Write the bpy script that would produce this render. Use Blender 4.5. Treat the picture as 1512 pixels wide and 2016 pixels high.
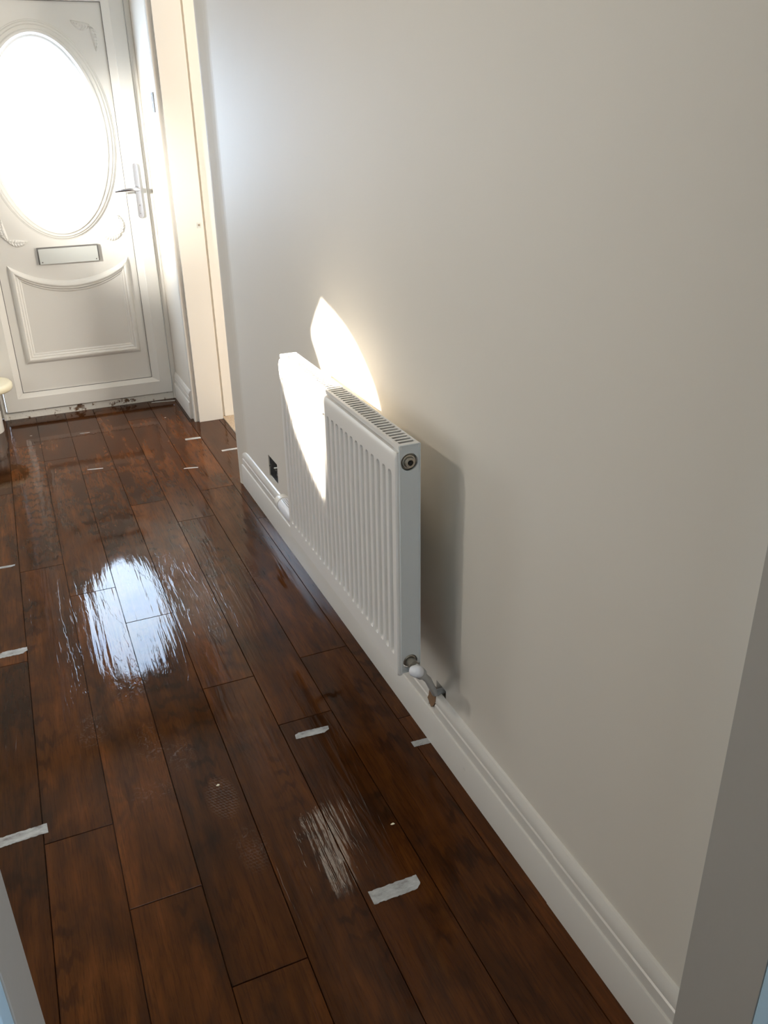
import bpy, math, random
from mathutils import Vector, Matrix

random.seed(7)
S = bpy.context.scene
for o in list(bpy.data.objects):
    bpy.data.objects.remove(o)

# ------------------------------------------------------------------ camera
R = Vector((0.917, -0.399, -0.018)); U = Vector((0.185, 0.385, 0.904)); B = Vector((-0.354, -0.832, 0.427))
R.normalize(); B = (B - R * B.dot(R)).normalized(); U = B.cross(R)
cam_d = bpy.data.cameras.new('camera'); cam = bpy.data.objects.new('camera', cam_d); S.collection.objects.link(cam)
cam.matrix_world = Matrix.Translation((0, 0, 1.55)) @ Matrix((R, U, B)).transposed().to_4x4()
cam_d.sensor_fit = 'VERTICAL'; cam_d.sensor_height = 36; cam_d.sensor_width = 27
cam_d.lens = 1661 / 2016 * 36; cam_d.clip_start = 0.02
S.camera = cam

# ------------------------------------------------------------------ world, sun, lights, exposure
w = bpy.data.worlds.new('sky'); S.world = w; w.use_nodes = True
w.node_tree.nodes['Background'].inputs[0].default_value = (0.70, 0.82, 1.0, 1)
w.node_tree.nodes['Background'].inputs[1].default_value = 3.0
S.view_settings.view_transform = 'Standard'; S.view_settings.look = 'None'
S.view_settings.gamma = 1; S.view_settings.use_curve_mapping = False
S.view_settings.exposure = 0.05
S.cycles.use_denoising = True
S.cycles.max_bounces = 10; S.cycles.diffuse_bounces = 6; S.cycles.glossy_bounces = 5
S.cycles.sample_clamp_indirect = 6.0

def light(name, kind, loc, target, power, col, **k):
    d = bpy.data.lights.new(name, kind); d.energy = power; d.color = col
    for a, v in k.items(): setattr(d, a, v)
    o = bpy.data.objects.new(name, d); S.collection.objects.link(o)
    o.location = loc
    o.rotation_euler = (Vector(target) - Vector(loc)).to_track_quat('-Z', 'Y').to_euler()
    return o

SUN_DIR = Vector((0.155, -0.019, -0.121))
light('sun', 'SUN', -SUN_DIR * 20, (0, 0, 0), 48, (1.0, 0.93, 0.80), angle=math.radians(0.5))
# assumed unseen ceiling lamp on the left, no fitting built (small source, throws the radiator's shadow)
light('assumed_lamp_light', 'AREA', (-1.14, 1.74, 2.33), (0.83, 1.5, 0.8), 8.8, (1.0, 0.93, 0.82), shape='DISK', size=0.12)
# added soft fill in the left room for the door and hall wall
light('left_room_fill', 'AREA', (-1.9, 1.5, 1.6), (0.6, 3.9, 0.9), 13, (1.0, 0.97, 0.93), shape='RECTANGLE', size=1.4, size_y=1.2)
# added fill for assumed side-room daylight on the lining; that room has no window
light('side_room_fill', 'AREA', (2.8, 2.9, 1.55), (0.9, 4.4, 1.1), 90, (1.0, 0.95, 0.87), shape='RECTANGLE', size=1.2, size_y=1.2)
# added cool fill that brightens the hall wall near the door; no window there
light('front_fill_light', 'AREA', (-1.35, 5.05, 1.55), (0.5, 3.4, 1.0), 24, (0.88, 0.94, 1.0), shape='RECTANGLE', size=1.1, size_y=1.1)
# added fill behind the camera, lifts the near wall and the radiator's shadow
light('kitchen_fill', 'AREA', (0.2, -1.5, 1.7), (0.5, 1.5, 0.9), 8, (0.93, 0.95, 0.97), shape='RECTANGLE', size=1.4, size_y=1.0)
# added spot for the glow on the right side of the front door
light('door_glow_spot', 'SPOT', (-1.9, 3.2, 1.75), (0.74, 5.0, 1.22), 950, (1.0, 0.97, 0.90), spot_size=math.radians(23), spot_blend=1.0, shadow_soft_size=0.08)

# ------------------------------------------------------------------ mesh helpers
class MB:
    def __init__(s): s.v = []; s.f = []; s.sm = []
    def face(s, idx, smooth=False): s.f.append(tuple(idx)); s.sm.append(smooth)
    def quad(s, a, b, c, d, smooth=False):
        n = len(s.v); s.v += [a, b, c, d]; s.face((n, n+1, n+2, n+3), smooth)
    def box(s, x0, x1, y0, y1, z0, z1):
        n = len(s.v)
        s.v += [(x, y, z) for z in (z0, z1) for x, y in ((x0, y0), (x1, y0), (x1, y1), (x0, y1))]
        for f in ((0,3,2,1),(4,5,6,7),(0,1,5,4),(1,2,6,5),(2,3,7,6),(3,0,4,7)): s.face([n+i for i in f])
        return s
    def sweep(s, rings, close_u=False, close_v=False, caps=False, smooth=False):
        """rings: list of equally long lists of points"""
        n = len(s.v); m = len(rings[0]); k = len(rings)
        for r in rings: s.v += [tuple(p) for p in r]
        for i in range(k if close_u else k-1):
            for j in range(m if close_v else m-1):
                a = n+i*m+j; b = n+i*m+(j+1) % m; i2 = (i+1) % k
                s.face((a, b, n+i2*m+(j+1) % m, n+i2*m+j), smooth)
        if caps:
            s.face([n+j for j in range(m)][::-1]); s.face([n+(k-1)*m+j for j in range(m)])
        return s
    def tube(s, pts, radii, seg=20, caps=True):
        pts = [Vector(p) for p in pts]
        if not hasattr(radii, '__len__'): radii = [radii]*len(pts)
        rings = []; ref = None
        for i, p in enumerate(pts):
            d = (pts[min(i+1, len(pts)-1)] - pts[max(i-1, 0)])
            if d.length < 1e-9: d = Vector((0, 0, 1))
            d.normalize()
            if ref is None: ref = d.orthogonal().normalized()
            a = (ref - d*ref.dot(d)).normalized(); ref = a; b = d.cross(a)
            rings.append([p + (a*math.cos(t)+b*math.sin(t))*radii[i] for t in [2*math.pi*j/seg for j in range(seg)]])
        return s.sweep(rings, close_v=True, caps=caps, smooth=True)
    def lathe(s, origin, axis, prof, seg=28, caps=True):
        """prof: list of (distance along axis, radius)"""
        ax = Vector(axis).normalized(); a = ax.orthogonal().normalized(); b = ax.cross(a); o = Vector(origin)
        rings = [[o + ax*h + (a*math.cos(t)+b*math.sin(t))*r for t in [2*math.pi*j/seg for j in range(seg)]] for h, r in prof]
        return s.sweep(rings, close_v=True, caps=caps, smooth=True)
    def prism(s, poly, fn, d0, d1):
        """poly of 2-D points, fn(a,b,d)->xyz"""
        n = len(s.v); m = len(poly)
        s.v += [fn(a, b, d0) for a, b in poly] + [fn(a, b, d1) for a, b in poly]
        s.face(range(n, n+m)); s.face([n+m+i for i in range(m)][::-1])
        for i in range(m):
            j = (i+1) % m; s.face((n+i, n+m+i, n+m+j, n+j))
        return s
    def build(s, name, mat, parent=None, bevel=0, fix=True, sharp=40):
        me = bpy.data.meshes.new(name); me.from_pydata([tuple(p) for p in s.v], [], s.f); me.update()
        import bmesh
        bm = bmesh.new(); bm.from_mesh(me)
        if fix: bmesh.ops.recalc_face_normals(bm, faces=bm.faces)
        bm.to_mesh(me); bm.free()
        for p, q in zip(me.polygons, s.sm): p.use_smooth = q
        if any(s.sm): me.set_sharp_from_angle(angle=math.radians(sharp))
        me.materials.append(mat)
        o = bpy.data.objects.new(name, me); S.collection.objects.link(o)
        if parent is not None:
            o.parent = parent; o.matrix_parent_inverse = Matrix.Translation(parent.location).inverted()
        if bevel:
            b = o.modifiers.new('bevel', 'BEVEL'); b.width = bevel; b.segments = 3; b.limit_method = 'ANGLE'
            b.angle_limit = math.radians(40); o.data.shade_smooth(); o.modifiers.new('wn', 'WEIGHTED_NORMAL')
        return o

def empty(name, loc, label=None, cat=None, group=None, kind=None):
    o = bpy.data.objects.new(name, None); S.collection.objects.link(o); o.location = loc; o.empty_display_size = 0.1
    return tag(o, label, cat, group, kind)
def tag(o, label=None, cat=None, group=None, kind=None):
    if label: o['label'] = label
    if cat: o['category'] = cat
    if group: o['group'] = group
    if kind: o['kind'] = kind
    return o
def structure(o, label, cat): return tag(o, label, cat, kind='structure')

# ------------------------------------------------------------------ materials
class NT:
    def __init__(s, name):
        s.m = bpy.data.materials.new(name); s.m.use_nodes = True; s.t = s.m.node_tree
        s.b = s.t.nodes['Principled BSDF']; s.out = s.t.nodes['Material Output']
    def n(s, typ, ins=None, **k):
        d = s.t.nodes.new('ShaderNode'+typ)
        for a, v in k.items(): setattr(d, a, v)
        for a, v in (ins or {}).items():
            if hasattr(v, 'is_output') or isinstance(v, bpy.types.NodeSocket): s.t.links.new(v, d.inputs[a])
            else: d.inputs[a].default_value = v
        return d
    def link(s, a, b): s.t.links.new(a, b)
    def math(s, op, a, b=0.0, c=0.0, clamp=False):
        d = s.n('Math', operation=op, use_clamp=clamp)
        for i, v in enumerate((a, b, c)):
            if isinstance(v, bpy.types.NodeSocket): s.link(v, d.inputs[i])
            else: d.inputs[i].default_value = v
        return d.outputs[0]
    def mix(s, f, a, b, blend='MIX'):
        d = s.n('Mix', data_type='RGBA', blend_type=blend)
        for i, v in ((0, f), (6, a), (7, b)):
            if isinstance(v, bpy.types.NodeSocket): s.link(v, d.inputs[i])
            else: d.inputs[i].default_value = v
        return d.outputs[2]
    def ramp(s, f, stops):
        d = s.n('ValToRGB'); e = d.color_ramp.elements
        while len(e) < len(stops): e.new(0.5)
        for el, (p, c) in zip(e, stops): el.position = p; el.color = c if len(c) == 4 else (*c, 1)
        s.link(f, d.inputs[0]); return d.outputs[0]

def paint(name, col, rough=0.55, var=0.04, bump=0.05, scale=30, spec=0.4, coat=0, dirt=None):
    m = NT(name); g = m.n('NewGeometry').outputs['Position']
    n1 = m.n('TexNoise', {'Vector': g, 'Scale': 2.2, 'Detail': 4}).outputs[0]
    c = m.mix(n1, tuple(x*(1-var) for x in col)+(1,), tuple(min(1, x*(1+var)) for x in col)+(1,))
    if dirt:
        n2 = m.n('TexNoise', {'Vector': g, 'Scale': dirt[1], 'Detail': 6, 'Roughness': 0.7}).outputs[0]
        c = m.mix(m.ramp(n2, [(dirt[2], (0, 0, 0)), (dirt[2]+0.06, (1, 1, 1))]), c, (*dirt[0], 1))
    m.link(c, m.b.inputs['Base Color'])
    m.b.inputs['Roughness'].default_value = rough; m.b.inputs['Specular IOR Level'].default_value = spec
    m.b.inputs['Coat Weight'].default_value = coat; m.b.inputs['Coat Roughness'].default_value = 0.12
    n3 = m.n('TexNoise', {'Vector': g, 'Scale': scale, 'Detail': 5}).outputs[0]
    bp = m.n('Bump', {'Strength': bump, 'Distance': 0.01, 'Height': n3}); m.link(bp.outputs[0], m.b.inputs['Normal'])
    return m.m
def metal(name, col, rough=0.25, var=0.0):
    m = NT(name); m.b.inputs['Base Color'].default_value = (*col, 1); m.b.inputs['Metallic'].default_value = 1
    n = m.n('TexNoise', {'Scale': 60.0, 'Detail': 3}).outputs[0]
    m.link(m.math('MULTIPLY_ADD', n, 0.15, rough-0.05), m.b.inputs['Roughness'])
    return m.m

M_wall = paint('wall_paint', (0.715, 0.668, 0.595), 0.6, 0.02, 0.035, 26, 0.3)
M_ceil = paint('ceiling_paint', (0.60, 0.54, 0.43), 0.7)
M_gloss = paint('gloss_woodwork_paint', (0.72, 0.69, 0.64), 0.28, 0.02, 0.05, 14, 0.5)
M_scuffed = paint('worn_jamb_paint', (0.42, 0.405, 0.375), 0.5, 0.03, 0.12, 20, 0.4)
M_upvc = paint('white_upvc', (0.79, 0.765, 0.715), 0.25, 0.01, 0.01, 8, 0.5)
M_rad = paint('radiator_enamel', (0.78, 0.755, 0.72), 0.35, 0.015, 0.01, 10, 0.5)
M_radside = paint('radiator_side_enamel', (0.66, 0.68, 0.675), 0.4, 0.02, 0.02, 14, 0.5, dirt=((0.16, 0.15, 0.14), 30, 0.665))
M_blue = paint('pale_blue_paint', (0.50, 0.72, 0.90), 0.45, 0.02)
M_dark = paint('recess_black', (0.02, 0.018, 0.016), 0.8)  # flat black for the dark inside the pipe hole and plug recess
M_seal = paint('grey_gasket', (0.16, 0.15, 0.14), 0.6)
M_thr = paint('worn_threshold', (0.82, 0.79, 0.72), 0.5, 0.05, 0.3, 60, 0.4, dirt=((0.16, 0.09, 0.05), 22, 0.57))
M_cream = paint('cream_stair_paint', (0.80, 0.72, 0.52), 0.35, 0.02, 0.03)
M_bare = paint('bare_brown_wood', (0.24, 0.14, 0.075), 0.7, 0.15, 0.3, 90)
M_chrome = metal('polished_chrome', (0.62, 0.62, 0.65), 0.12)
M_steel = metal('dull_steel', (0.30, 0.30, 0.30), 0.38)
M_brass = metal('tarnished_nickel', (0.46, 0.42, 0.36), 0.34)
M_cap = paint('white_plastic_cap', (0.76, 0.77, 0.82), 0.3, 0.01, 0.0)
M_pipe = paint('painted_pipe', (0.52, 0.53, 0.53), 0.45, 0.05, 0.15, 80)
M_alu = paint('brushed_silver_plate', (0.60, 0.61, 0.58), 0.35, 0.02, 0.02)
M_mask = paint('sun_mask_cloth', (0.45, 0.42, 0.38), 0.9, 0.05, 0.3, 200)

def carpet():
    m = NT('beige_carpet'); g = m.n('NewGeometry').outputs['Position']
    n = m.n('TexNoise', {'Vector': g, 'Scale': 240, 'Detail': 4}).outputs[0]
    m.link(m.ramp(n, [(0.3, (0.42, 0.30, 0.20)), (0.7, (0.72, 0.60, 0.46))]), m.b.inputs['Base Color'])
    m.b.inputs['Roughness'].default_value = 0.95
    m.link(m.n('Bump', {'Strength': 0.8, 'Distance': 0.01, 'Height': n}).outputs[0], m.b.inputs['Normal'])
    return m.m
M_carpet = carpet()

def tape_mat():
    m = NT('silvery_adhesive_tape'); g = m.n('NewGeometry').outputs['Position']
    mp = m.n('Mapping', {'Vector': g, 'Scale': (25, 60, 1), 'Rotation': (0, 0, 0.5)}).outputs[0]
    n = m.n('TexNoise', {'Vector': mp, 'Scale': 1.0, 'Detail': 6, 'Roughness': 0.7}).outputs[0]
    m.link(m.ramp(n, [(0.3, (0.14, 0.12, 0.11)), (0.45, (0.34, 0.34, 0.33)), (0.7, (0.52, 0.53, 0.52))]), m.b.inputs['Base Color'])
    m.b.inputs['Roughness'].default_value = 0.45
    m.link(m.n('Bump', {'Strength': 0.4, 'Distance': 0.003, 'Height': n}).outputs[0], m.b.inputs['Normal'])
    return m.m
M_tape = tape_mat()

def glass_mat():
    # obscure (patterned) glass in full daylight: it glows with the light it scatters
    m = NT('obscure_daylit_glass'); g = m.n('NewGeometry').outputs['Position']
    n = m.n('TexNoise', {'Vector': g, 'Scale': 5.0, 'Detail': 3}).outputs[0]
    c = m.ramp(n, [(0.35, (0.48, 0.68, 1.0)), (0.65, (0.66, 0.82, 1.0))])
    m.b.inputs['Base Color'].default_value = (0.8, 0.85, 0.9, 1); m.b.inputs['Roughness'].default_value = 0.2
    m.link(c, m.b.inputs['Emission Color']); m.b.inputs['Emission Strength'].default_value = 19.0
    return m.m
M_glass = glass_mat()

def floor_mat():
    m = NT('wet_dark_laminate'); geo = m.n('NewGeometry'); P = geo.outputs['Position']
    att = m.n('Attribute', attribute_name='plank').outputs['Vector']
    off = m.n('VectorMath', {0: att, 1: (7.0, 9.0, 3.0)}, operation='MULTIPLY').outputs[0]
    V = m.n('VectorMath', {0: P, 1: off}, operation='ADD').outputs[0]
    def tex(scale, sc=1.0, det=5, rough=0.6, dist=0.0, vec=None):
        mp = m.n('Mapping', {'Vector': vec or V, 'Scale': scale}).outputs[0]
        return m.n('TexNoise', {'Vector': mp, 'Scale': sc, 'Detail': det, 'Roughness': rough, 'Distortion': dist}).outputs[0]
    broad = tex((11, 2.6, 1), 1, 4, 0.55, 0.8)
    streak = tex((38, 2.6, 1), 1, 6, 0.6, 0.4)
    fine = tex((260, 12, 1), 1, 4, 0.7)
    blot = tex((9, 4.5, 1), 1, 3, 0.5, 1.2)
    mix = m.math('ADD', m.math('MULTIPLY', broad, 0.62), m.math('MULTIPLY', streak, 0.38))
    c = m.ramp(mix, [(0.28, (0.030, 0.0105, 0.0032)), (0.45, (0.063, 0.0200, 0.0048)), (0.56, (0.094, 0.0290, 0.0066)), (0.72, (0.150, 0.050, 0.0115))])
    sep = m.n('SeparateXYZ', {0: att})
    c = m.mix(m.math('MULTIPLY', m.ramp(blot, [(0.50, (0, 0, 0)), (0.76, (1, 1, 1))]), 0.62), c, (0.016, 0.010, 0.0075, 1))
    c = m.mix(m.math('MULTIPLY', m.ramp(fine, [(0.50, (0, 0, 0)), (0.62, (1, 1, 1))]), 0.40), c, (0.018, 0.007, 0.003, 1))
    # cathedral grain
    mpw = m.n('Mapping', {'Vector': V, 'Scale': (1.0, 0.16, 1)}).outputs[0]
    wv = m.n('TexWave', {'Vector': mpw, 'Scale': 34.0, 'Distortion': 5.0, 'Detail': 3.0, 'Detail Scale': 1.4}, wave_type='RINGS').outputs[1]
    gate = m.ramp(tex((7, 1.6, 1), 1, 2, 0.5, 0), [(0.54, (0, 0, 0)), (0.62, (1, 1, 1))])
    c = m.mix(m.math('MULTIPLY', m.math('MULTIPLY', m.ramp(wv, [(0.55, (0, 0, 0)), (0.9, (1, 1, 1))]), gate), 0.5), c, (0.02, 0.008, 0.0035, 1))
    # plank to plank brightness
    k = m.math('MULTIPLY_ADD', sep.outputs[0], 0.5, 0.72)
    c = m.mix(1.0, c, m.n('CombineXYZ', {0: k, 1: k, 2: k}).outputs[0], 'MULTIPLY')
    # dried plaster dust and a boot print
    sp = m.n('SeparateXYZ', {0: P}); X, Y = sp.outputs[0], sp.outputs[1]
    def blob(cx, cy, rx, ry):
        dx = m.math('DIVIDE', m.math('SUBTRACT', X, cx), rx); dy = m.math('DIVIDE', m.math('SUBTRACT', Y, cy), ry)
        d = m.math('ADD', m.math('MULTIPLY', dx, dx), m.math('MULTIPLY', dy, dy))
        return m.math('SUBTRACT', 1.0, d, clamp=True)
    dn = tex((60, 45, 1), 1, 8, 0.75, 1.5, P)
    mask = None
    for a in ((0.115, 1.94, 0.05, 0.10), (0.182, 1.86, 0.045, 0.09), (0.09, 1.75, 0.06, 0.05), (-0.03, 2.06, 0.05, 0.09), (0.10, 2.28, 0.07, 0.17),
              (0.62, 2.75, 0.03, 0.25), (0.27, 1.47, 0.05, 0.07), (0.34, 3.0, 0.03, 0.12)):
        b = blob(*a); mask = b if mask is None else m.math('MAXIMUM', mask, b)
    dust = m.math('MULTIPLY', mask, m.ramp(dn, [(0.52, (0, 0, 0)), (0.68, (1, 1, 1))]))
    vor = m.n('TexVoronoi', {'Vector': m.n('CombineXYZ', {0: m.math('MULTIPLY_ADD', Y, 0.5, X), 1: m.math('MULTIPLY', Y, 0.87), 2: 0.0}).outputs[0], 'Scale': 125.0, 'Randomness': 0.25}).outputs['Distance']
    hexm = m.math('MULTIPLY', m.math('MULTIPLY', blob(0.245, 1.655, 0.042, 0.085), 1.6, clamp=True), m.ramp(vor, [(0.40, (0, 0, 0)), (0.55, (1, 1, 1))]))
    hexm2 = m.math('MULTIPLY', blob(0.27, 1.44, 0.035, 0.06), m.ramp(vor, [(0.40, (0, 0, 0)), (0.55, (1, 1, 1))]))
    dust = m.math('MAXIMUM', dust, m.math('MAXIMUM', m.math('MULTIPLY', hexm, 0.50), m.math('MULTIPLY', hexm2, 0.35)))
    c = m.mix(m.math('MULTIPLY', dust, 0.22), c, (0.36, 0.30, 0.27, 1))
    m.link(c, m.b.inputs['Base Color'])
    # water film: long ripples along the boards
    rip = tex((34, 2.2, 1), 1, 2, 0.45, 0.7)
    rip2 = tex((80, 16.0, 1), 1, 4, 0.6, 0.8, P)
    pud = tex((3.2, 1.3, 1), 1, 3, 0.55, 0.8, P)
    wet = m.ramp(pud, [(0.42, (0, 0, 0)), (0.54, (1, 1, 1))])
    h = m.math('ADD', m.math('MULTIPLY', rip, 1.0), m.math('MULTIPLY', rip2, 0.16))
    wet2 = m.ramp(tex((9, 1.1, 1), 1, 5, 0.7, 0.6, P), [(0.47, (0, 0, 0)), (0.485, (1, 1, 1))])
    h = m.math('ADD', h, m.math('ADD', m.math('MULTIPLY', wet, 0.10), m.math('MULTIPLY', wet2, 0.10)))
    # stronger ripples where the water stands
    rip3 = tex((62, 3.2, 1), 1, 2, 0.5, 0.9, P)
    zone = m.math('MAXIMUM', m.math('MAXIMUM', blob(0.48, 2.75, 0.16, 0.75), blob(0.53, 1.58, 0.13, 0.30)), m.math('MULTIPLY', blob(0.17, 2.70, 0.20, 0.70), 0.45))
    h = m.math('ADD', h, m.math('MULTIPLY', m.math('MULTIPLY', rip3, zone), 1.3))
    b1 = m.n('Bump', {'Strength': 0.36, 'Distance': 0.0026, 'Height': h}).outputs[0]
    b2 = m.n('Bump', {'Strength': 0.12, 'Distance': 0.0006, 'Height': fine, 'Normal': b1}).outputs[0]
    m.link(b2, m.b.inputs['Normal']); m.link(b1, m.b.inputs['Coat Normal'])
    m.b.inputs['Specular IOR Level'].default_value = 0.0
    m.b.inputs['Roughness'].default_value = 0.5
    m.b.inputs['Coat Weight'].default_value = 0.72
    m.b.inputs['Coat IOR'].default_value = 1.36
    m.link(m.math('MULTIPLY_ADD', dust, 0.35, m.math('MULTIPLY_ADD', wet, -0.035, 0.05)), m.b.inputs['Coat Roughness'])
    return m.m
M_floor = floor_mat()

# ------------------------------------------------------------------ the shell
def wall_grid(mb, u0, u1, v0, v1, holes, fn):
    """wall of boxes with rectangular holes; fn(u0,u1,v0,v1) -> box extents"""
    us = sorted({u0, u1, *[c for h in holes for c in h[:2]]}); vs = sorted({v0, v1, *[c for h in holes for c in h[2:]]})
    us = [u for u in us if u0 <= u <= u1]; vs = [v for v in vs if v0 <= v <= v1]
    for a, b in zip(us, us[1:]):
        run = []
        for c, d in zip(vs, vs[1:]):
            if any(h[0] <= (a+b)/2 <= h[1] and h[2] <= (c+d)/2 <= h[3] for h in holes): continue
            if run and abs(run[-1][1]-c) < 1e-9: run[-1][1] = d
            else: run.append([c, d])
        for c, d in run: mb.box(*fn(a, b, c, d))

XW = 0.83; T = 0.127; H = 2.42
SOCK = (3.03, 3.155, 0.205, 0.297)
PIPEH = (1.568, 1.622, 0.155, 0.200)
mb = MB()
wall_grid(mb, 0.60, 3.50, 0, H, [SOCK, PIPEH], lambda a, b, c, d: (XW, XW+T, a, b, c, d))
mb.box(XW, XW+T, 3.620, 4.57, 2.14, H)                      # over the opening
# flared plaster return next to the opening
prof = [(XW, 3.50), (XW-0.002, 3.52), (XW-0.007, 3.545), (XW-0.021, 3.60), (XW-0.022, 3.612), (XW-0.014, 3.620), (XW+T, 3.620), (XW+T, 3.50)]
mb.prism(prof, lambda a, b, d: (a, b, d), 0, H)
wr = structure(mb.build('wall_right', M_wall), 'long off-white plastered hall wall behind the radiator', 'wall')
mb = MB(); mb.box(0.805, XW+T, 4.572, 5.12, 0, H)
structure(mb.build('wall_right', M_wall), 'short off-white wall piece between the front door and the side opening', 'wall')
mb = MB()
wall_grid(mb, -2.72, 3.1, 0, H, [(-0.185, 0.805, 0, 2.24)], lambda a, b, c, d: (a, b, 5.12, 5.24, c, d))
structure(mb.build('wall_front', M_wall), 'off-white wall around the front door', 'wall')
mb = MB(); mb.box(XW+T, 3.1, 4.68, 4.80, 0, H)
structure(mb.build('wall_front', M_wall), 'bright wall of the side room beyond the opening', 'wall')
mb = MB()
WIN = (2.10, 3.20, 2.90, 3.95)  # opening of the assumed landing window
wall_grid(mb, 0.60, 5.12, 0, 4.3, [WIN], lambda a, b, c, d: (-2.72, -2.60, a, b, c, d))
structure(mb.build('wall_left', M_wall), 'off-white wall with an assumed window opening on the left', 'wall')
mb = MB()
wall_grid(mb, -2.72, XW+T, 0, H, [(-0.125, 0.745, 0, 2.1)], lambda a, b, c, d: (a, b, 0.48, 0.60, c, d))
structure(mb.build('wall_back', M_blue), 'pale blue wall around the near doorway', 'wall')
mb = MB()
mb.box(3.0, 3.1, 1.4, 4.68, 0, H); mb.box(XW+T, 3.1, 1.3, 1.4, 0, H)
mb.box(-1.6, -1.5, -1.7, 0.48, 0, H); mb.box(1.9, 2.0, -1.7, 0.48, 0, H); mb.box(-1.6, 2.0, -1.8, -1.7, 0, H); mb.box(XW+T, 2.0, 0.48, 0.6, 0, H)
structure(mb.build('wall_side', M_wall), 'plain walls of the neighbouring rooms', 'wall')
mb = MB(); mb.box(-0.85, 3.1, -1.8, 5.24, H, H+0.1); mb.box(-2.72, -0.85, -1.8, 1.90, H, H+0.1); mb.box(-2.72, -0.85, 3.40, 5.24, H, H+0.1)  # leaves an assumed, unseen stairwell opening that lets the sun in
mb.box(-2.72, -0.75, 1.80, 3.50, 4.2, 4.3); mb.box(-0.85, -0.75, 1.80, 3.50, H+0.1, 4.2); mb.box(-2.60, -0.85, 1.80, 1.90, H+0.1, 4.2); mb.box(-2.60, -0.85, 3.40, 3.50, H+0.1, 4.2)
structure(mb.build('ceiling', M_ceil), 'plain white ceiling', 'ceiling')

# ------------------------------------------------------------------ floor boards (one structure)
mb = MB(); plank_id = []
PX = -0.0185; PW = 0.1582; PL = 1.448
ends = {-2: 2.497, -1: 1.679, 0: 1.409, 1: 1.142, 2: 2.116, 3: 1.862, 4: 2.147, 5: 1.747}
rnd = random.Random(3)
X_END = 0.957
for c in range(-17, 7):
    x0 = PX + (c)*PW; x1 = x0 + PW
    e = ends.get(c, rnd.uniform(0, PL))
    xr1 = min(x1, X_END)
    if x0 >= X_END: break
    y = e - PL*3
    while y < 5.12:
        ya, yb = max(y, -1.7), min(y+PL, 5.12)
        y += PL
        if yb-ya < 0.02: continue
        # keep boards beyond the wall line only inside the opening
        if x0 > XW:
            ya, yb = max(ya, 3.62), min(yb, 4.60)
            if yb-ya < 0.02: continue
        g = 0.0008; bv = 0.0007; dz = 0.0010
        z = [rnd.uniform(-1, 1)*0.00012 for _ in range(4)]
        X0, X1, Y0, Y1 = x0+g, xr1-g, ya+g*1.6, yb-g*1.6
        n = len(mb.v)
        ring = lambda i, zz: [(X0+i, Y0+i, zz+z[0]), (X1-i, Y0+i, zz+z[1]), (X1-i, Y1-i, zz+z[2]), (X0+i, Y1-i, zz+z[3])]
        mb.sweep([ring(0, -0.012), ring(0, -dz), ring(bv, 0.0)], close_v=True)
        mb.face([len(mb.v)-4+i for i in range(4)])
        r = (rnd.random(), rnd.random(), rnd.random()); plank_id += [r]*(len(mb.v)-n)
n = len(mb.v); mb.box(-2.72, X_END, -1.8, 5.14, -0.05, -0.010); plank_id += [(0, 0, 0)]*(len(mb.v)-n)
fl = mb.build('floor', M_floor)
at = fl.data.attributes.new('plank', 'FLOAT_VECTOR', 'POINT')
for i, rr in enumerate(plank_id): at.data[i].vector = rr
structure(fl, 'wet dark reddish-brown laminate boards of the hall', 'floor')
mb = MB(); mb.box(X_END+0.001, 3.1, 1.4, 4.68, -0.05, 0.006)
structure(mb.build('floor', M_carpet), 'beige carpet of the side room seen through the opening', 'floor')

# ------------------------------------------------------------------ skirting boards
SK = [(0.018, 0.0), (0.018, 0.100), (0.0165, 0.1035), (0.0125, 0.1045), (0.0120, 0.1075), (0.0135, 0.1095), (0.0130, 0.134), (0.0095, 0.1365), (0.0090, 0.1395),
      (0.0128, 0.1420), (0.0128, 0.152), (0.0110, 0.161), (0.0075, 0.169), (0.0050, 0.1735), (0.0, 0.176)]
def skirting(name, p0, p1, out, label, prof=SK, extra=0.0, parent=None, mat=None):
    """p0,p1 ends on the wall line; out = unit vector away from the wall"""
    mb = MB(); o = Vector(out)
    P = [(0.0, 0.0)] + [(a+extra, z) for a, z in prof[:-1]] + [(0.0, prof[-1][1])]
    rings = [[Vector((q[0], q[1], z)) + o*a for a, z in P] for q in (p0, p1)]
    mb.sweep(rings, close_v=True, caps=True)
    ob = mb.build(name, mat or M_gloss)
    ob.data.shade_smooth(); ob.data.set_sharp_from_angle(angle=math.radians(28))
    return structure(ob, label, 'skirting board')
def cut_prof(f): return [(a, z) for a, z in f]
skirting('baseboard_right', (XW, 0.60), (XW, 1.052), (-1, 0, 0), 'near white moulded skirting board running to the right jamb', extra=0.0012)
skirting('baseboard_right', (XW, 1.052), (XW, 1.606), (-1, 0, 0), 'white moulded skirting board between its joint and the cut at the pipe')
# the piece where the top was broken away for the pipe: bare wood shows
LOW = [(0.018, 0.0), (0.018, 0.100), (0.0165, 0.1035), (0.0125, 0.1045), (0.0120, 0.1075), (0.0130, 0.112), (0.0, 0.118)]
skirting('baseboard_right', (XW, 1.606), (XW, 1.640), (-1, 0, 0), 'short low piece of skirting broken out below the radiator pipe', prof=LOW)
skirting('baseboard_right', (XW, 1.640), (XW, 3.575), (-1, 0, 0), 'far white moulded skirting board below the radiator and the socket hole')
mb = MB()
ns = [(1.606, 0.178), (1.600, 0.150), (1.612, 0.128), (1.626, 0.114), (1.636, 0.122), (1.648, 0.130), (1.640, 0.145), (1.636, 0.176)]
mb.prism(ns, lambda a, b, d: (d, a, b), XW-0.0138, XW-0.001)
structure(mb.build('trim_1', M_bare), 'broken bare brown wood of the skirting below the pipe', 'trim')
SK2 = [(a, z*0.93) for a, z in SK]
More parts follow.
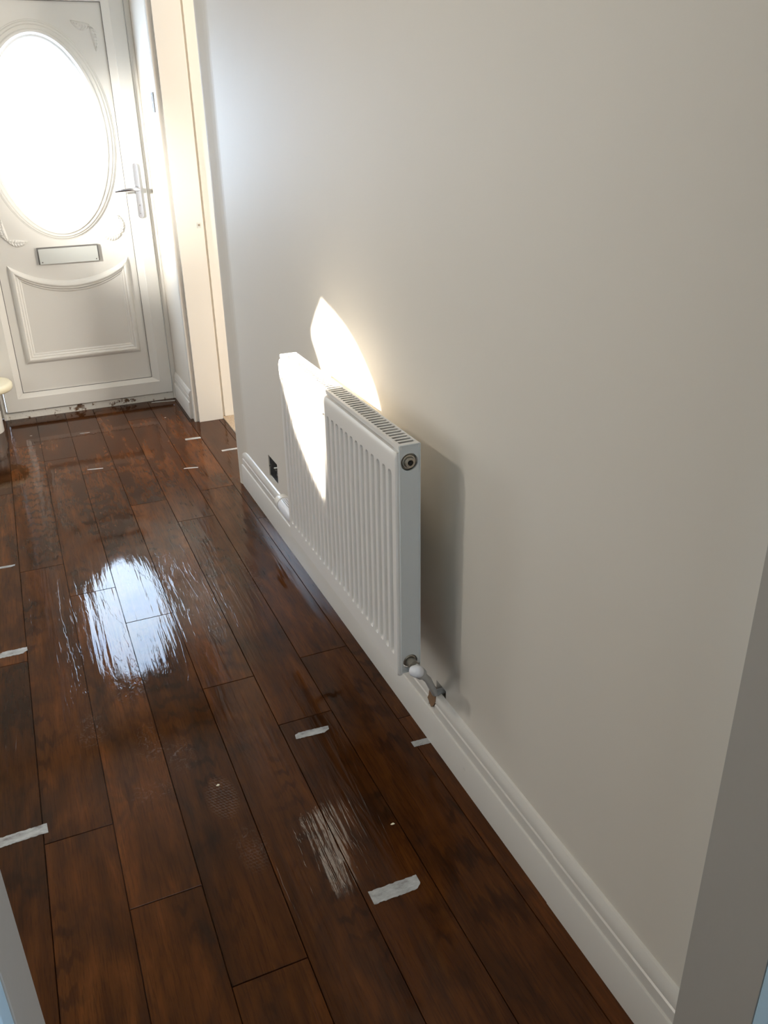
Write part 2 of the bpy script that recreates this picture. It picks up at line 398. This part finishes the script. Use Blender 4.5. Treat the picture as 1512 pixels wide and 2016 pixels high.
skirting('baseboard_front', (0.805, 4.632), (0.805, 5.085), (-1, 0, 0), 'short white skirting board beside the front door', prof=SK2)
# screw plugs and scuffs in the skirting
for y, z in ((0.845, 0.055), (1.43, 0.062)):
    pl = MB().lathe((XW-0.018, y, z), (-1, 0, 0), [(-0.001, 0.0055), (0.0004, 0.0055), (0.0006, 0.0045), (0.0002, 0.0035), (0.0002, 0.0005)], 16).build('screw_plug', M_gloss)
    tag(pl, 'filled screw hole in the skirting board, ' + ('nearer the right jamb' if y < 1 else 'between pipe and board joint'), 'screw plug')

# socket back box in the wall hole
sb = empty('socket_box', (XW+0.02, 3.0925, 0.251), 'open metal socket back box without faceplate in the wall beside the radiator', 'socket')
y0, y1, z0, z1 = SOCK
mb = MB(); t = 0.0012; d = 0.035
mb.box(XW+d, XW+d+t, y0+0.003, y1-0.003, z0+0.003, z1-0.003)
mb.box(XW+0.004, XW+d, y0+0.003, y0+0.003+t, z0+0.003, z1-0.003); mb.box(XW+0.004, XW+d, y1-0.003-t, y1-0.003, z0+0.003, z1-0.003)
mb.box(XW+0.004, XW+d, y0+0.003, y1-0.003, z0+0.003, z0+0.003+t); mb.box(XW+0.004, XW+d, y0+0.003, y1-0.003, z1-0.003-t, z1-0.003)
mb.build('back_box', M_steel, sb)
for yy in (y0+0.012, y1-0.012):
    MB().box(XW+0.004, XW+0.006, yy-0.007, yy+0.007, 0.244, 0.258).lathe((XW+0.005, yy, 0.251), (-1, 0, 0), [(0, 0.003), (0.006, 0.003), (0.006, 0.001)], 10).build('lug', M_steel, sb)
MB().tube([(XW+0.033, 3.07, 0.24), (XW+0.018, 3.08, 0.262), (XW+0.008, 3.10, 0.255), (XW+0.02, 3.12, 0.235)], 0.003, 8).build('wire', M_gloss, sb)
MB().tube([(XW+0.033, 3.11, 0.24), (XW+0.020, 3.10, 0.222), (XW+0.012, 3.085, 0.225), (XW+0.022, 3.06, 0.243)], 0.003, 8).build('wire', M_seal, sb)

# black sheet put behind the pipe hole for the shade inside it
mb = MB(); mb.box(XW+0.05, XW+0.06, 1.57, 1.62, 0.155, 0.205)
structure(mb.build('trim_2', M_dark), 'black backing sheet for the shade in the hole where the radiator pipe enters', 'trim')

# ------------------------------------------------------------------ side opening: lining, architrave
mb = MB()
mb.box(0.822, 0.957, 4.552, 4.572, 0.0, 2.14)            # jamb board facing the camera
mb.box(0.822, 0.957, 3.620, 4.552, 2.12, 2.14)
structure(mb.build('trim_3', M_gloss, bevel=0.0015), 'white door lining of the side opening', 'door lining')
mb = MB(); mb.box(0.957, 1.03, 4.585, 4.60, 0.006, 2.16); mb.box(0.972, 1.03, 4.575, 4.585, 0.006, 2.16)
structure(mb.build('trim_4', M_gloss, bevel=0.002), 'white moulding on the far side of the side opening', 'architrave')
# moulded architrave on the hall side (faces the hall, y 4.57-4.63)
AR = [(0.0, 4.634), (0.010, 4.634), (0.013, 4.628), (0.013, 4.620), (0.009, 4.617), (0.009, 4.611), (0.015, 4.607), (0.0165, 4.598), (0.013, 4.593), (0.017, 4.588), (0.0175, 4.575), (0.015, 4.570), (0.0, 4.570)]
mb = MB(); rings = [[(0.8175 - a, y, z) if a > 0 else (0.8175+0.004, y, z) for a, y in AR] for z in (0.0, 2.16)]
mb.sweep([[(0.805+0.012-a*1.1 if a > 0 else 0.8218, y, z) for a, y in AR] for z in (0.0, 2.16)], close_v=True, caps=True)
structure(mb.build('trim_5', M_gloss), 'white moulded architrave beside the side opening', 'architrave')
# metal plate
kp = empty('metal_plate', (0.79, 4.70, 1.62), 'narrow dark metal plate screwed high beside the architrave near the front door', 'metal plate')
MB().box(0.8005, 0.8045, 4.668, 4.728, 1.575, 1.665).build('plate', M_seal, kp, bevel=0.0008)
for zz in (1.59, 1.62, 1.65):
    MB().lathe((0.8005, 4.698, zz), (-1, 0, 0), [(0, 0.005), (0.0015, 0.004), (0.002, 0.001)], 12).build('screw', M_steel, kp)
# latch keep on the lining
lk = empty('latch_keep', (0.93, 4.552, 1.03), 'small metal latch mark on the white lining of the side opening', 'latch plate')
MB().box(0.925, 0.943, 4.550, 4.553, 1.035, 1.062).build('plate', M_alu, lk)
MB().box(0.929, 0.939, 4.5490, 4.5505, 1.044, 1.055).build('socket_hole', M_brass, lk)

# ------------------------------------------------------------------ near doorway linings
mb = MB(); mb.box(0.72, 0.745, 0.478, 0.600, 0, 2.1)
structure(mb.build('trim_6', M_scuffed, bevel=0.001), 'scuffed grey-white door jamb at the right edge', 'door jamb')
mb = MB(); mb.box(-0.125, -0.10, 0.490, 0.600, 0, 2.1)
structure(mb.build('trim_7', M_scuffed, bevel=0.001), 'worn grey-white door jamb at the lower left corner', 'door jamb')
mb = MB(); mb.box(0.7205, 0.80, 0.455, 0.478, 0, 2.12)
structure(mb.build('trim_8', M_blue, bevel=0.003), 'pale blue architrave at the lower right corner', 'architrave')
mb = MB(); mb.box(-0.18, -0.101, 0.455, 0.4895, 0, 2.12)
structure(mb.build('trim_9', M_blue, bevel=0.003), 'pale blue architrave at the lower left corner', 'architrave')

# ------------------------------------------------------------------ front door
YD = 5.085
door = empty('door_1', (0.305, YD, 0)); door['kind'] = 'structure'
tag(door, 'white front door with an oval glass pane at the hall end', 'front door')
mb = MB()   # outer frame
mb.box(0.776, 0.806, 5.070, 5.12, 0.0, 2.24); mb.box(-0.186, -0.166, 5.070, 5.12, 0.0, 2.24); mb.box(-0.166, 0.776, 5.070, 5.12, 2.19, 2.24)
mb.build('door_frame', M_upvc, door, bevel=0.004)
mb = MB(); mb.box(-0.166, 0.776, 5.078, 5.12, -0.002, 0.040)
mb.build('threshold', M_thr, door, bevel=0.002)
mb = MB(); mb.box(-0.162, 0.772, 5.092, 5.105, 0.036, 2.20)
mb.build('gasket', M_seal, door)
# sash: stiles and rails with a bevelled glazing bead
def rect(x0, x1, z0, z1, y): return [(x0, y, z0), (x1, y, z0), (x1, y, z1), (x0, y, z1)]
mb = MB()
mb.sweep([rect(-0.162, 0.773, 0.046, 2.185, 5.092), rect(-0.162, 0.773, 0.046, 2.185, 5.060), rect(-0.158, 0.769, 0.050, 2.181, 5.055),
          rect(-0.092, 0.704, 0.122, 2.110, 5.055), rect(-0.090, 0.702, 0.124, 2.108, 5.057), rect(-0.062, 0.666, 0.146, 2.085, 5.070), rect(-0.058, 0.662, 0.150, 2.081, 5.071), rect(-0.058, 0.662, 0.150, 2.081, 5.083)],
         close_v=True)
mb.build('sash_frame', M_upvc, door)
# dark gasket line round the panel
mb = MB(); mb.sweep([rect(-0.060, 0.664, 0.148, 2.083, 5.0705), rect(-0.0565, 0.6605, 0.1515, 2.0795, 5.0705)], close_v=True)
mb.build('bead_line', M_seal, door)
# panel with oval hole
CX, CZ, GA, GB = 0.31, 1.475, 0.252, 0.450
Npts = 96
def ell(a, b, y, cz=CZ): return [(CX + a*math.cos(2*math.pi*i/Npts), y, cz + b*math.sin(2*math.pi*i/Npts)) for i in range(Npts)]
def onrect(i, x0, x1, z0, z1):
    t = 2*math.pi*i/Npts; c, s_ = math.cos(t), math.sin(t)
    k = min((x1-CX)/c if c > 1e-9 else 1e9, (x0-CX)/c if c < -1e-9 else 1e9, (z1-CZ)/s_ if s_ > 1e-9 else 1e9, (z0-CZ)/s_ if s_ < -1e-9 else 1e9)
    return (CX+k*c, 5.078, CZ+k*s_)
mb = MB()
RC = [onrect(i, -0.06, 0.664, 0.14, 2.085) for i in range(Npts)]
for x in (-0.06, 0.664):
    for z in (0.14, 2.085):
        RC[round(math.atan2(z-CZ, x-CX)/(2*math.pi)*Npts) % Npts] = (x, 5.078, z)
mb.sweep([RC, ell(GA+0.02, GB+0.02, 5.078)], close_v=True)
mb.build('door_panel', M_upvc, door)
# oval moulding
PRO = [(0.0, -0.002), (0.02, 0.004), (0.10, 0.010), (0.22, 0.013), (0.25, 0.019), (0.33, 0.0245), (0.44, 0.0255), (0.50, 0.022), (0.52, 0.018), (0.60, 0.0185), (0.70, 0.017), (0.74, 0.013),
       (0.76, 0.0105), (0.86, 0.0095), (0.90, 0.006), (0.92, 0.003), (0.98, 0.0025), (1.0, 0.0)]
mb = MB(); mb.sweep([ell(0.250+u*0.088, 0.447+u*0.074, 5.078-h, 1.470+0.011*u) for u, h in PRO], close_v=True, smooth=True)
mb.build('oval_moulding', M_upvc, door, sharp=25)
gl = MB().prism([(p[0], p[2]) for p in ell(0.256, 0.454, 0)], lambda a, b, d: (a, d, b), 5.081, 5.087).build('glass_pane', M_glass, door)
gl['label'] = 'glowing oval obscure glass pane'
for pts in ([(0.405, 1.628), (0.415, 1.612), (0.430, 1.592)], [(0.385, 1.566), (0.398, 1.552), (0.408, 1.538)], [(0.432, 1.560), (0.447, 1.548), (0.463, 1.530)], [(0.212, 1.838), (0.213, 1.826), (0.216, 1.815)]):
    MB().tube([(x, 5.0795, z) for x, z in pts], [0.0006, 0.0022, 0.0006], 6).build('lead_line', M_seal, gl)
# lower panel moulding with a dipping top
def loop(x0, x1, z0, ztl, zmid):
    c = (x0+x1)/2; L = []
    L += [(x0+(x1-x0)*i/8, z0) for i in range(8)]
    L += [(x1, z0+(ztl-z0)*i/8) for i in range(8)]
    for i in range(24):
        x = x1-(x1-x0)*i/24; k = (x-c)/((x1-x0)/2); L.append((x, zmid+(ztl-zmid)*(0.85*k*k+0.15*k**4)))
    L += [(x0, ztl-(ztl-z0)*i/8) for i in range(8)]
    return L
outer = loop(-0.010, 0.622, 0.308, 0.848, 0.748); inner = loop(0.046, 0.570, 0.366, 0.758, 0.686)
PR2 = [(0.0, 0.0), (0.03, 0.004), (0.10, 0.007), (0.14, 0.012), (0.26, 0.0175), (0.42, 0.0195), (0.54, 0.0165), (0.57, 0.011), (0.68, 0.0115), (0.76, 0.008), (0.80, 0.0045), (0.90, 0.0045), (0.96, 0.002), (1.0, 0.0)]
mb = MB(); mb.sweep([[(a[0]+(b[0]-a[0])*u, 5.078-h, a[1]+(b[1]-a[1])*u) for a, b in zip(outer, inner)] for u, h in PR2], close_v=True, smooth=True)
mb.build('panel_moulding', M_upvc, door, sharp=30)
# leaf ornaments
def leaf(mb, base, tip, wid, curve=0.0, hh=0.011):
    b = Vector(base); t_ = Vector(tip); d = t_-b; L = d.length; d.normalize(); p = Vector((-d.y, d.x))
    nu, nv = 28, 9; rings = []
    for i in range(nu+1):
        u = i/nu; env = math.sin(math.pi*min(1, u**0.8))**0.8 if 0 < u < 1 else 0
        cc = b + d*(L*u) + p*(curve*math.sin(math.pi*u)); row = []
        for j in range(nv):
            s = -1+2*j/(nv-1); q = cc + p*(s*wid*0.5*env)
            vein = 0.5+0.5*math.sin((u*L-abs(s)*wid*0.35)*2*math.pi/0.014)
            h = (1-s*s)**0.5*hh*(0.45+0.55*vein)*min(1, env*3) if abs(s) < 1 else 0.0
            if abs(s) < 0.1: h *= 0.6
            row.append((q.x, 5.078-h, q.y))
        rings.append(row)
    mb.sweep(rings, smooth=True)
for (b0, t1, t2, c1, c2, lab) in (((0.600, 1.975), (0.505, 2.000), (0.612, 1.862), 0.012, 0.012, 'upper right'), ((0.605, 0.975), (0.505, 0.962), (0.597, 1.078), 0.012, -0.012, 'lower right'),
                             ((0.018, 0.972), (0.120, 0.965), (0.006, 1.085), -0.012, 0.012, 'lower left'), ((0.018, 1.975), (0.112, 2.000), (0.006, 1.862), -0.012, -0.012, 'upper left')):
    mb = MB(); leaf(mb, b0, t1, 0.040, c1); leaf(mb, b0, t2, 0.036, c2)
    mb.build('leaf_moulding', M_upvc, door, sharp=60)
# letter plate
lp = MB(); lp.box(0.153, 0.470, 5.064, 5.078, 0.842, 0.929)
lpo = lp.build('letter_plate', M_seal, door, bevel=0.001); lpo['label'] = 'silvery letter plate in a dark frame'
MB().box(0.159, 0.465, 5.058, 5.066, 0.842, 0.922).build('flap', M_alu, lpo, bevel=0.0015)
for x in (0.172, 0.453):
    MB().lathe((x, 5.058, 0.853), (0, -1, 0), [(0, 0.0035), (0.0012, 0.003), (0.0015, 0.001)], 10).build('screw', M_seal, lpo)
# lever handle
hd = MB()
pl = [(0.724+0.014*math.cos(math.radians(t)), 1.318+0.014*math.sin(math.radians(t))) for t in range(0, 181, 15)] + [(0.724+0.0155*math.cos(math.radians(t)), 1.066+0.0155*math.sin(math.radians(t))) for t in range(180, 361, 15)]
hd.prism(pl, lambda a, b, d: (a, d, b), 5.056, 5.044)
ho = hd.build('door_handle', M_chrome, door, bevel=0.002); ho['label'] = 'chrome lever handle on a long plate'
MB().lathe((0.722, 5.046, 1.203), (0, -1, 0), [(0, 0.014), (0.006, 0.013), (0.010, 0.009), (0.040, 0.009), (0.044, 0.007)], 20).build('spindle', M_chrome, ho)
MB().tube([(0.728, 5.006, 1.200), (0.705, 5.003, 1.203), (0.67, 5.003, 1.203), (0.635, 5.008, 1.200), (0.600, 5.018, 1.196)], [0.006, 0.0095, 0.0085, 0.0075, 0.006], 14).build('lever', M_chrome, ho)
MB().lathe((0.722, 5.0445, 1.118), (0, -1, 0), [(0, 0.0045), (0.001, 0.004), (0.001, 0.0015)], 12).build('keyhole', M_seal, ho)
MB().lathe((0.722, 5.0445, 1.075), (0, -1, 0), [(0, 0.003), (0.001, 0.0025), (0.001, 0.001)], 10).build('screw', M_steel, ho)

# ------------------------------------------------------------------ bottom stair step at the left edge
st = empty('stair_step', (-0.45, 4.72, 0), 'cream bullnose end of the bottom stair tread at the left edge beside the front door', 'stair step')
def dshape(xr, r, y0, y1, x0):
    """rounded right end"""
    cy = (y0+y1)/2; ry = (y1-y0)/2
    return [(x0, y0)] + [(xr-r+r*math.cos(t), cy+ry*math.sin(t)) for t in [math.radians(-90+180*i/24) for i in range(25)]] + [(x0, y1)]
mb = MB(); rings = []
for k, z in ((0.02, 0.238), (0.006, 0.241), (0.0, 0.250), (0.0, 0.266), (0.006, 0.276), (0.02, 0.280)):
    rings.append([(x, y, z) for x, y in dshape(-0.100-k, 0.10, 4.74+k, 5.02-k, -1.1)])
mb.sweep(rings, close_v=True, caps=True, smooth=True)
mb.build('tread', M_cream, st, sharp=50)
mb = MB(); mb.prism(dshape(-0.200, 0.06, 4.85, 5.00, -1.1), lambda a, b, d: (a, b, d), 0.155, 0.239)
mb.build('riser', M_gloss, st)
mb = MB(); rings = []
for k, z in ((0.0, 0.0), (0.0, 0.105), (0.006, 0.110), (0.006, 0.135), (0.014, 0.150), (0.016, 0.156)):
    rings.append([(x, y, z) for x, y in dshape(-0.190-k, 0.05, 4.84+k, 5.00-k, -1.1)])
mb.sweep(rings, close_v=True, caps=True); mb.build('plinth', M_gloss, st)

# ------------------------------------------------------------------ radiator
rad = empty('radiator', (0.70, 1.935, 0.336), 'white ribbed panel radiator hanging on the hall wall', 'radiator')
RX, RY0, RY1, RZ0, RZ1 = 0.672, 1.515, 2.354, 0.332, 0.904
NG = 25; pitch = (RY1-RY0-0.028)/NG
gys = [RY0+0.014+pitch*(i+0.5) for i in range(NG)]
def depth(y, z):
    d = 0.0
    zt, zb = RZ1-0.048, RZ0+0.040; hw = 0.0094
    for g in gys:
        if abs(y-g) < 0.013:
            dz = 0.0
            if z > zt-hw: dz = z-(zt-hw)
            elif z < zb+hw*2: dz = (zb+hw*2)-z
            q = math.hypot(y-g, dz) - hw
            d = max(d, min(1, max(0, -q/0.0026)))
    return d*0.0122
ys = [RY0, RY0+0.002]
for g in gys: ys += [g-0.0098, g-0.0092, g-0.0084, g-0.0075, g-0.0066, g-0.0060, g, g+0.0060, g+0.0066, g+0.0075, g+0.0084, g+0.0092, g+0.0098]
ys += [RY1-0.002, RY1]
zt, zb = RZ1-0.048, RZ0+0.040
zs = [RZ0, RZ0+0.002, RZ0+0.02, zb-0.001, zb+0.001, zb+0.003, zb+0.005, zb+0.007, zb+0.009, zb+0.012, zb+0.016] + [zb+0.02+(zt-zb-0.03)*i/4 for i in range(5)] + [zt-0.008+0.001*i for i in range(10)] + [zt+0.01, RZ1-0.014, RZ1-0.004, RZ1]
def rx(y, z):
    x = RX + depth(y, z)
    e = min(y-RY0, RY1-y, z-RZ0, RZ1-z)
    if e < 0.002: x += 0.0035*(1-e/0.002)
    if z > RZ1-0.005: x += 0.002
    return x
mb = MB(); mb.sweep([[(rx(y, z), y, z) for y in ys] for z in zs], smooth=True)
n0 = len(mb.v)
mb.sweep([rect2 for rect2 in ([(RX+0.0035, RY0, RZ0), (RX+0.0035, RY1, RZ0), (RX+0.0035, RY1, RZ1), (RX+0.0035, RY0, RZ1)], [(RX+0.0115, RY0, RZ0), (RX+0.0115, RY1, RZ0), (RX+0.0115, RY1, RZ1), (RX+0.0115, RY0, RZ1)])], close_v=True)
mb.quad((RX+0.0115, RY0, RZ0), (RX+0.0115, RY1, RZ0), (RX+0.0115, RY1, RZ1), (RX+0.0115, RY0, RZ1))
fp = mb.build('front_panel', M_rad, rad, sharp=50, fix=True)
# top grille: frame and slanting slats
GX0, GX1, GZ = RX+0.0115, 0.7295, 0.918
mb = MB()
mb.box(GX0-0.004, GX0+0.0035, RY0-0.001, RY1+0.001, GZ-0.010, GZ); mb.box(GX1-0.0035, GX1, RY0-0.001, RY1+0.001, GZ-0.010, GZ)
mb.box(GX0, GX1, RY0-0.001, RY0+0.010, GZ-0.002, GZ-0.0003); mb.box(GX0, GX1, RY1-0.010, RY1+0.001, GZ-0.002, GZ-0.0003)
ns_ = 50; sp_ = (RY1-RY0-0.022)/ns_
for i in range(ns_+1):
    y = RY0+0.011+sp_*i
    n = len(mb.v)
    pr = [(y-0.0034, GZ-0.0008), (y+0.0034, GZ-0.0008), (y+0.0026, GZ-0.006), (y-0.0006, GZ-0.006)]
    mb.prism(pr, lambda a, b, d: (d, a, b), GX0+0.002, GX1-0.002)
mb.build('top_grille', M_rad, rad)
# side panels
def side_panel(yc, sgn, nm='side_panel'):
    mb = MB(); y0_, y1_ = sorted((yc, yc+sgn*0.0012))
    X0, X1, Z0, Z1 = 0.682, 0.7295, 0.338, GZ-0.001
    # plate with two round holes: fans of quads from circle to rectangle bands
    N = 64
    def plate(y):
        for (cx, cz, r, za, zb_) in ((0.7045, 0.366, 0.0185, Z0, 0.45), (0.7045, 0.878, 0.0200, 0.82, Z1)):
            sq = []; ci = []
            for i in range(N):
                t = 2*math.pi*i/N; c, s_ = math.cos(t), math.sin(t)
                k = min((X1-cx)/c if c > 1e-9 else 1e9, (X0-cx)/c if c < -1e-9 else 1e9, (zb_-cz)/s_ if s_ > 1e-9 else 1e9, (za-cz)/s_ if s_ < -1e-9 else 1e9)
                px, pz = cx+k*c, cz+k*s_
                sq.append((px, y, pz)); ci.append((cx+r*c, y, cz+r*s_))
            for qx in (X0, X1):
                for qz in (za, zb_):
                    i = round(math.atan2(qz-cz, qx-cx)/(2*math.pi)*N) % N; sq[i] = (qx, y, qz)
            mb.sweep([sq, ci, [(p[0], y+sgn*-0.004, p[2]) for p in ci]], close_v=True)
        mb.quad((X0, y, 0.45), (X1, y, 0.45), (X1, y, 0.82), (X0, y, 0.82))
    plate(yc)
    # rolled edges
    for xx in (X0, X1): mb.tube([(xx, yc, Z0), (xx, yc, Z1)], 0.0018, 8)
    mb.tube([(X0, yc, Z0), (X1, yc, Z0)], 0.0012, 8)
    mb.tube([(X0, yc, Z1), (X1, yc, Z1)], 0.0018, 8)
    mb.box(X1-0.001, X1, min(yc, yc-sgn*0.03), max(yc, yc-sgn*0.03), Z0, Z1)
    mb.box(X0, X0+0.001, min(yc, yc-sgn*0.03), max(yc, yc-sgn*0.03), Z0, Z1)
    sd = mb.build(nm, M_radside, rad); sd['label'] = 'greyish scuffed side panel'
    return sd
side_panel(RY0-0.0005, -1); side_panel(RY1+0.0005, 1)
# inner water panel and fins (seen through grille)
mb = MB(); mb.box(0.7235, 0.7285, RY0+0.004, RY1-0.004, 0.345, 0.905)
for i in range(50):
    y = RY0+0.02+i*0.0163
    mb.box(0.686, 0.722, y, y+0.001, 0.36, 0.885)
mb.build('convector_fins', M_rad, rad)
for y in (1.80, 2.15):
    MB().box(0.7285, XW-0.0004, y-0.012, y+0.012, 0.42, 0.70).build('wall_bracket', M_steel, rad)
# blanking plug
pg = MB().lathe((0.7045, 1.518, 0.878), (0, -1, 0), [(-0.012, 0.0195), (-0.002, 0.0193), (-0.001, 0.0165), (0.002, 0.0155), (0.0025, 0.0125)], 28, caps=False)
pg.lathe((0.7045, 1.518, 0.878), (0, -1, 0), [(0.0025, 0.0128), (0.006, 0.0125), (0.0095, 0.0115), (0.010, 0.0100), (0.0098, 0.0066), (0.004, 0.0058), (0.004, 0.0005)], 28)
pgo = pg.build('blanking_plug', M_brass, rad)
MB().box(0.7010, 0.7080, 1.5078, 1.5135, 0.8745, 0.8815).build('square_drive', M_dark, pgo)
# lockshield valve at the near end
lv = MB().lathe((0.7045, 1.520, 0.366), (0, -1, 0), [(-0.01, 0.0172), (0.0, 0.0170), (0.003, 0.0155), (0.004, 0.013), (0.018, 0.0125), (0.026, 0.0125)], 24)
lvo = lv.build('lockshield_valve', M_brass, rad)
Pa = Vector((0.7045, 1.487, 0.362)); Pb = Vector((0.835, 1.606, 0.174))
dv = (Pb-Pa).normalized()
MB().tube([Pa, Pa+dv*0.030, Pa+dv*0.0301, Pa+dv*0.052, Pa+dv*0.0521, Pa+dv*0.060], [0.0125, 0.0115, 0.0145, 0.0145, 0.0125, 0.0110], 20).build('valve_body', M_pipe, lvo)
tag(MB().tube([Pa+dv*0.0605, Pa+dv*0.12, Pb-Vector((0.02, 0.005, -0.003)), Pb+Vector((0.03, 0, 0))], 0.0090, 16).build('radiator_pipe', M_pipe),
    'grey painted pipe from the lockshield valve into the hole above the skirting', 'pipe')
cp = Pa + Vector((-0.002, -0.013, 0.002)); cd = Vector((0.35, -0.75, 0.3)).normalized()
MB().lathe(cp-cd*0.014, cd, [(0.0, 0.0125), (0.010, 0.0150), (0.020, 0.0148), (0.026, 0.0120), (0.030, 0.007), (0.031, 0.001)], 24).build('cap', M_cap, lvo)
# thermostatic valve at the far end
tv = MB().lathe((0.706, 2.350, 0.366), (0, 1, 0), [(-0.006, 0.016), (0.006, 0.015), (0.012, 0.011), (0.03, 0.011)], 24)
tvo = tv.build('thermostatic_valve', M_brass, rad)
tag(MB().tube([(0.722, 2.382, 0.366), (0.76, 2.382, 0.366), (0.835, 2.382, 0.366)], 0.009, 14).build('radiator_pipe', M_pipe),
    'short pipe behind the white thermostatic head at the far end of the radiator', 'pipe')
MB().lathe((0.706, 2.392, 0.362), (-0.03, 1, 0.03), [(0.0, 0.014), (0.004, 0.021), (0.02, 0.0245), (0.09, 0.0245), (0.12, 0.0235)], 32).build('thermostatic_head', M_cap, tvo)
MB().lathe((0.706-0.0036, 2.392+0.119, 0.362+0.0036), (-0.03, 1, 0.03), [(0.0, 0.0262), (0.012, 0.0265), (0.030, 0.0255), (0.036, 0.021), (0.0365, 0.004)], 32).build('head_cap', M_gloss, tvo)
for dx in (-0.006, 0.0, 0.006):
    MB().tube([(0.700+dx, 2.430, 0.3885), (0.699+dx, 2.500, 0.3895)], 0.0008, 6).build('slot', M_seal, tvo)

# ------------------------------------------------------------------ tape strips on the boards
def tape(name_label, p0, p1, wid, seed, group='tape strips left on the wet boards'):
    r = random.Random(seed); a = Vector(p0); b = Vector(p1); d = (b-a); L = d.length; d.normalize(); p = Vector((-d.y, d.x))
    N = 26; top = []; bot = []
    tl, tr = r.uniform(0.2, 0.9), r.uniform(0.2, 0.9)
    for i in range(N+1):
        u = i/N; w1 = wid*0.5*(1+r.uniform(-0.07, 0.07)); w2 = wid*0.5*(1+r.uniform(-0.07, 0.07))
        k = min(1, 0.25+u/0.22) if tl > 0.5 else 1; k2 = min(1, 0.25+(1-u)/0.18) if tr > 0.6 else 1
        q = a+d*(L*u)
        if i in (0, N): q = q + d*r.uniform(-0.004, 0.004)
        top.append(q+p*(w1*k)+d*(r.uniform(-0.002, 0.002))); bot.append(q-p*(w2*k2))
    mb = MB(); pts = [(v.x, v.y) for v in bot]+[(v.x, v.y) for v in reversed(top)]
    n = len(mb.v)
    for z in (0.0003, 0.0007): mb.v += [(v.x, v.y, z) for v in bot]+[(v.x, v.y, z) for v in top]
    m_ = N+1
    for i in range(N):
        mb.face((n+2*m_+i, n+2*m_+i+1, n+3*m_+i+1, n+3*m_+i)); mb.face((n+i, n+m_+i, n+m_+i+1, n+i+1))
        mb.face((n+i, n+i+1, n+2*m_+i+1, n+2*m_+i)); mb.face((n+m_+i, n+3*m_+i, n+3*m_+i+1, n+m_+i+1))
    mb.face((n, n+2*m_, n+3*m_, n+m_)); mb.face((n+N, n+m_+N, n+3*m_+N, n+2*m_+N))
    tag(mb.build('tape_strip', M_tape), name_label, 'tape', group)
TP = [
 ('broad silvery tape strip nearest the camera, left of the skirting', (0.470, 1.220), (0.588, 1.219), 0.036, 1),
 ('pale tape strip beside the bright glints, mid board below the radiator', (0.481, 1.797), (0.578, 1.790), 0.024, 2),
 ('short tape strip touching the skirting below the radiator valve', (0.764, 1.632), (0.811, 1.628), 0.022, 3),
 ('large tape strip at the left edge, the nearer of two', (-0.275, 1.728), (-0.168, 1.732), 0.032, 4),
 ('torn tape strip at the left edge level with the glass reflection', (-0.262, 2.566), (-0.178, 2.564), 0.034, 5),
 ('thin tape sliver at the left edge beyond the other two', (-0.262, 3.200), (-0.195, 3.196), 0.016, 6),
 ('pale tape strip in front of the side opening lining', (0.690, 4.308), (0.770, 4.302), 0.026, 7),
 ('pale tape strip beside the end of the long wall', (0.830, 4.055), (0.915, 4.055), 0.022, 8),
 ('tape strip lying against the front door threshold at right', (0.640, 5.045), (0.770, 5.024), 0.022, 9),
 ('faint thin tape sliver in mid hall near the front door', (0.165, 4.095), (0.240, 4.080), 0.010, 10),
 ('thin curled tape sliver before the long wall end', (0.600, 3.900), (0.665, 3.885), 0.012, 11),
 ('tiny tape scrap left of centre near the front door', (0.190, 4.660), (0.235, 4.655), 0.008, 12),
]
for t in TP: tape(*t)
# small chips
for i, (x, y, lab) in enumerate(((0.245, 1.70, 'tiny yellowish chip on the board above the boot print'), (0.600, 1.395, 'tiny yellowish chip on a board joint near the tape'),
                            (-0.06, 4.74, 'tiny white chip near the left of the front door'), (0.66, 4.72, 'tiny white chip near the white lining foot'))):
    r = random.Random(50+i); mb = MB(); s = 0.004
    pts = [(x+s*(0.6+r.random())*math.cos(t), y+s*0.6*(0.6+r.random())*math.sin(t)) for t in [k*math.pi/4 for k in range(8)]]
    mb.prism(pts, lambda a, b, d: (a, b, d), 0.0004, 0.0016)
    tag(mb.build('paint_chip', M_cream if i < 2 else M_gloss), lab, 'chip')

# ------------------------------------------------------------------ assumed landing window and the added mask that shapes the sun patch
mb = MB(); y0, y1, z0, z1 = WIN
mb.box(-2.72, -2.66, y0, y0+0.04, z0, z1); mb.box(-2.72, -2.66, y1-0.04, y1, z0, z1); mb.box(-2.72, -2.66, y0, y1, z0, z0+0.04); mb.box(-2.72, -2.66, y0, y1, z1-0.04, z1)
structure(mb.build('assumed_window', M_upvc), 'assumed white window frame high above the stairwell, unseen', 'window')
# unseen two-piece mask, its leaf-shaped gap cut for the sun patch; (y, z) outline
gap_near = [(2.81, 3.715), (2.70, 3.692), (2.62, 3.670), (2.55, 3.640), (2.48, 3.598), (2.43, 3.560), (2.396, 3.52), (2.375, 3.464), (2.370, 3.40), (2.373, 3.30), (2.398, 3.147)]
gap_far = [(2.81, 3.715), (2.875, 3.655), (2.925, 3.595), (2.84, 3.51), (2.755, 3.425), (2.71, 3.37), (2.625, 3.27), (2.50, 3.19), (2.398, 3.147)]
cb = 2.80; ct = 4.05
c1 = [(2.00, cb), (2.398, cb)] + gap_near[::-1] + [(2.81, ct), (2.00, ct)]
c2 = [(2.398, cb), (3.30, cb), (3.30, ct), (2.81, ct)] + gap_far
for poly, lab in ((c1, 'near half of the added mask that shapes the sun patch'), (c2, 'far half of the added mask that shapes the sun patch')):
    mb = MB(); mb.prism(poly, lambda a, b, d: (d, a, b), -2.590, -2.580)
    tag(mb.build('sun_mask', M_mask), lab, 'sun_mask')
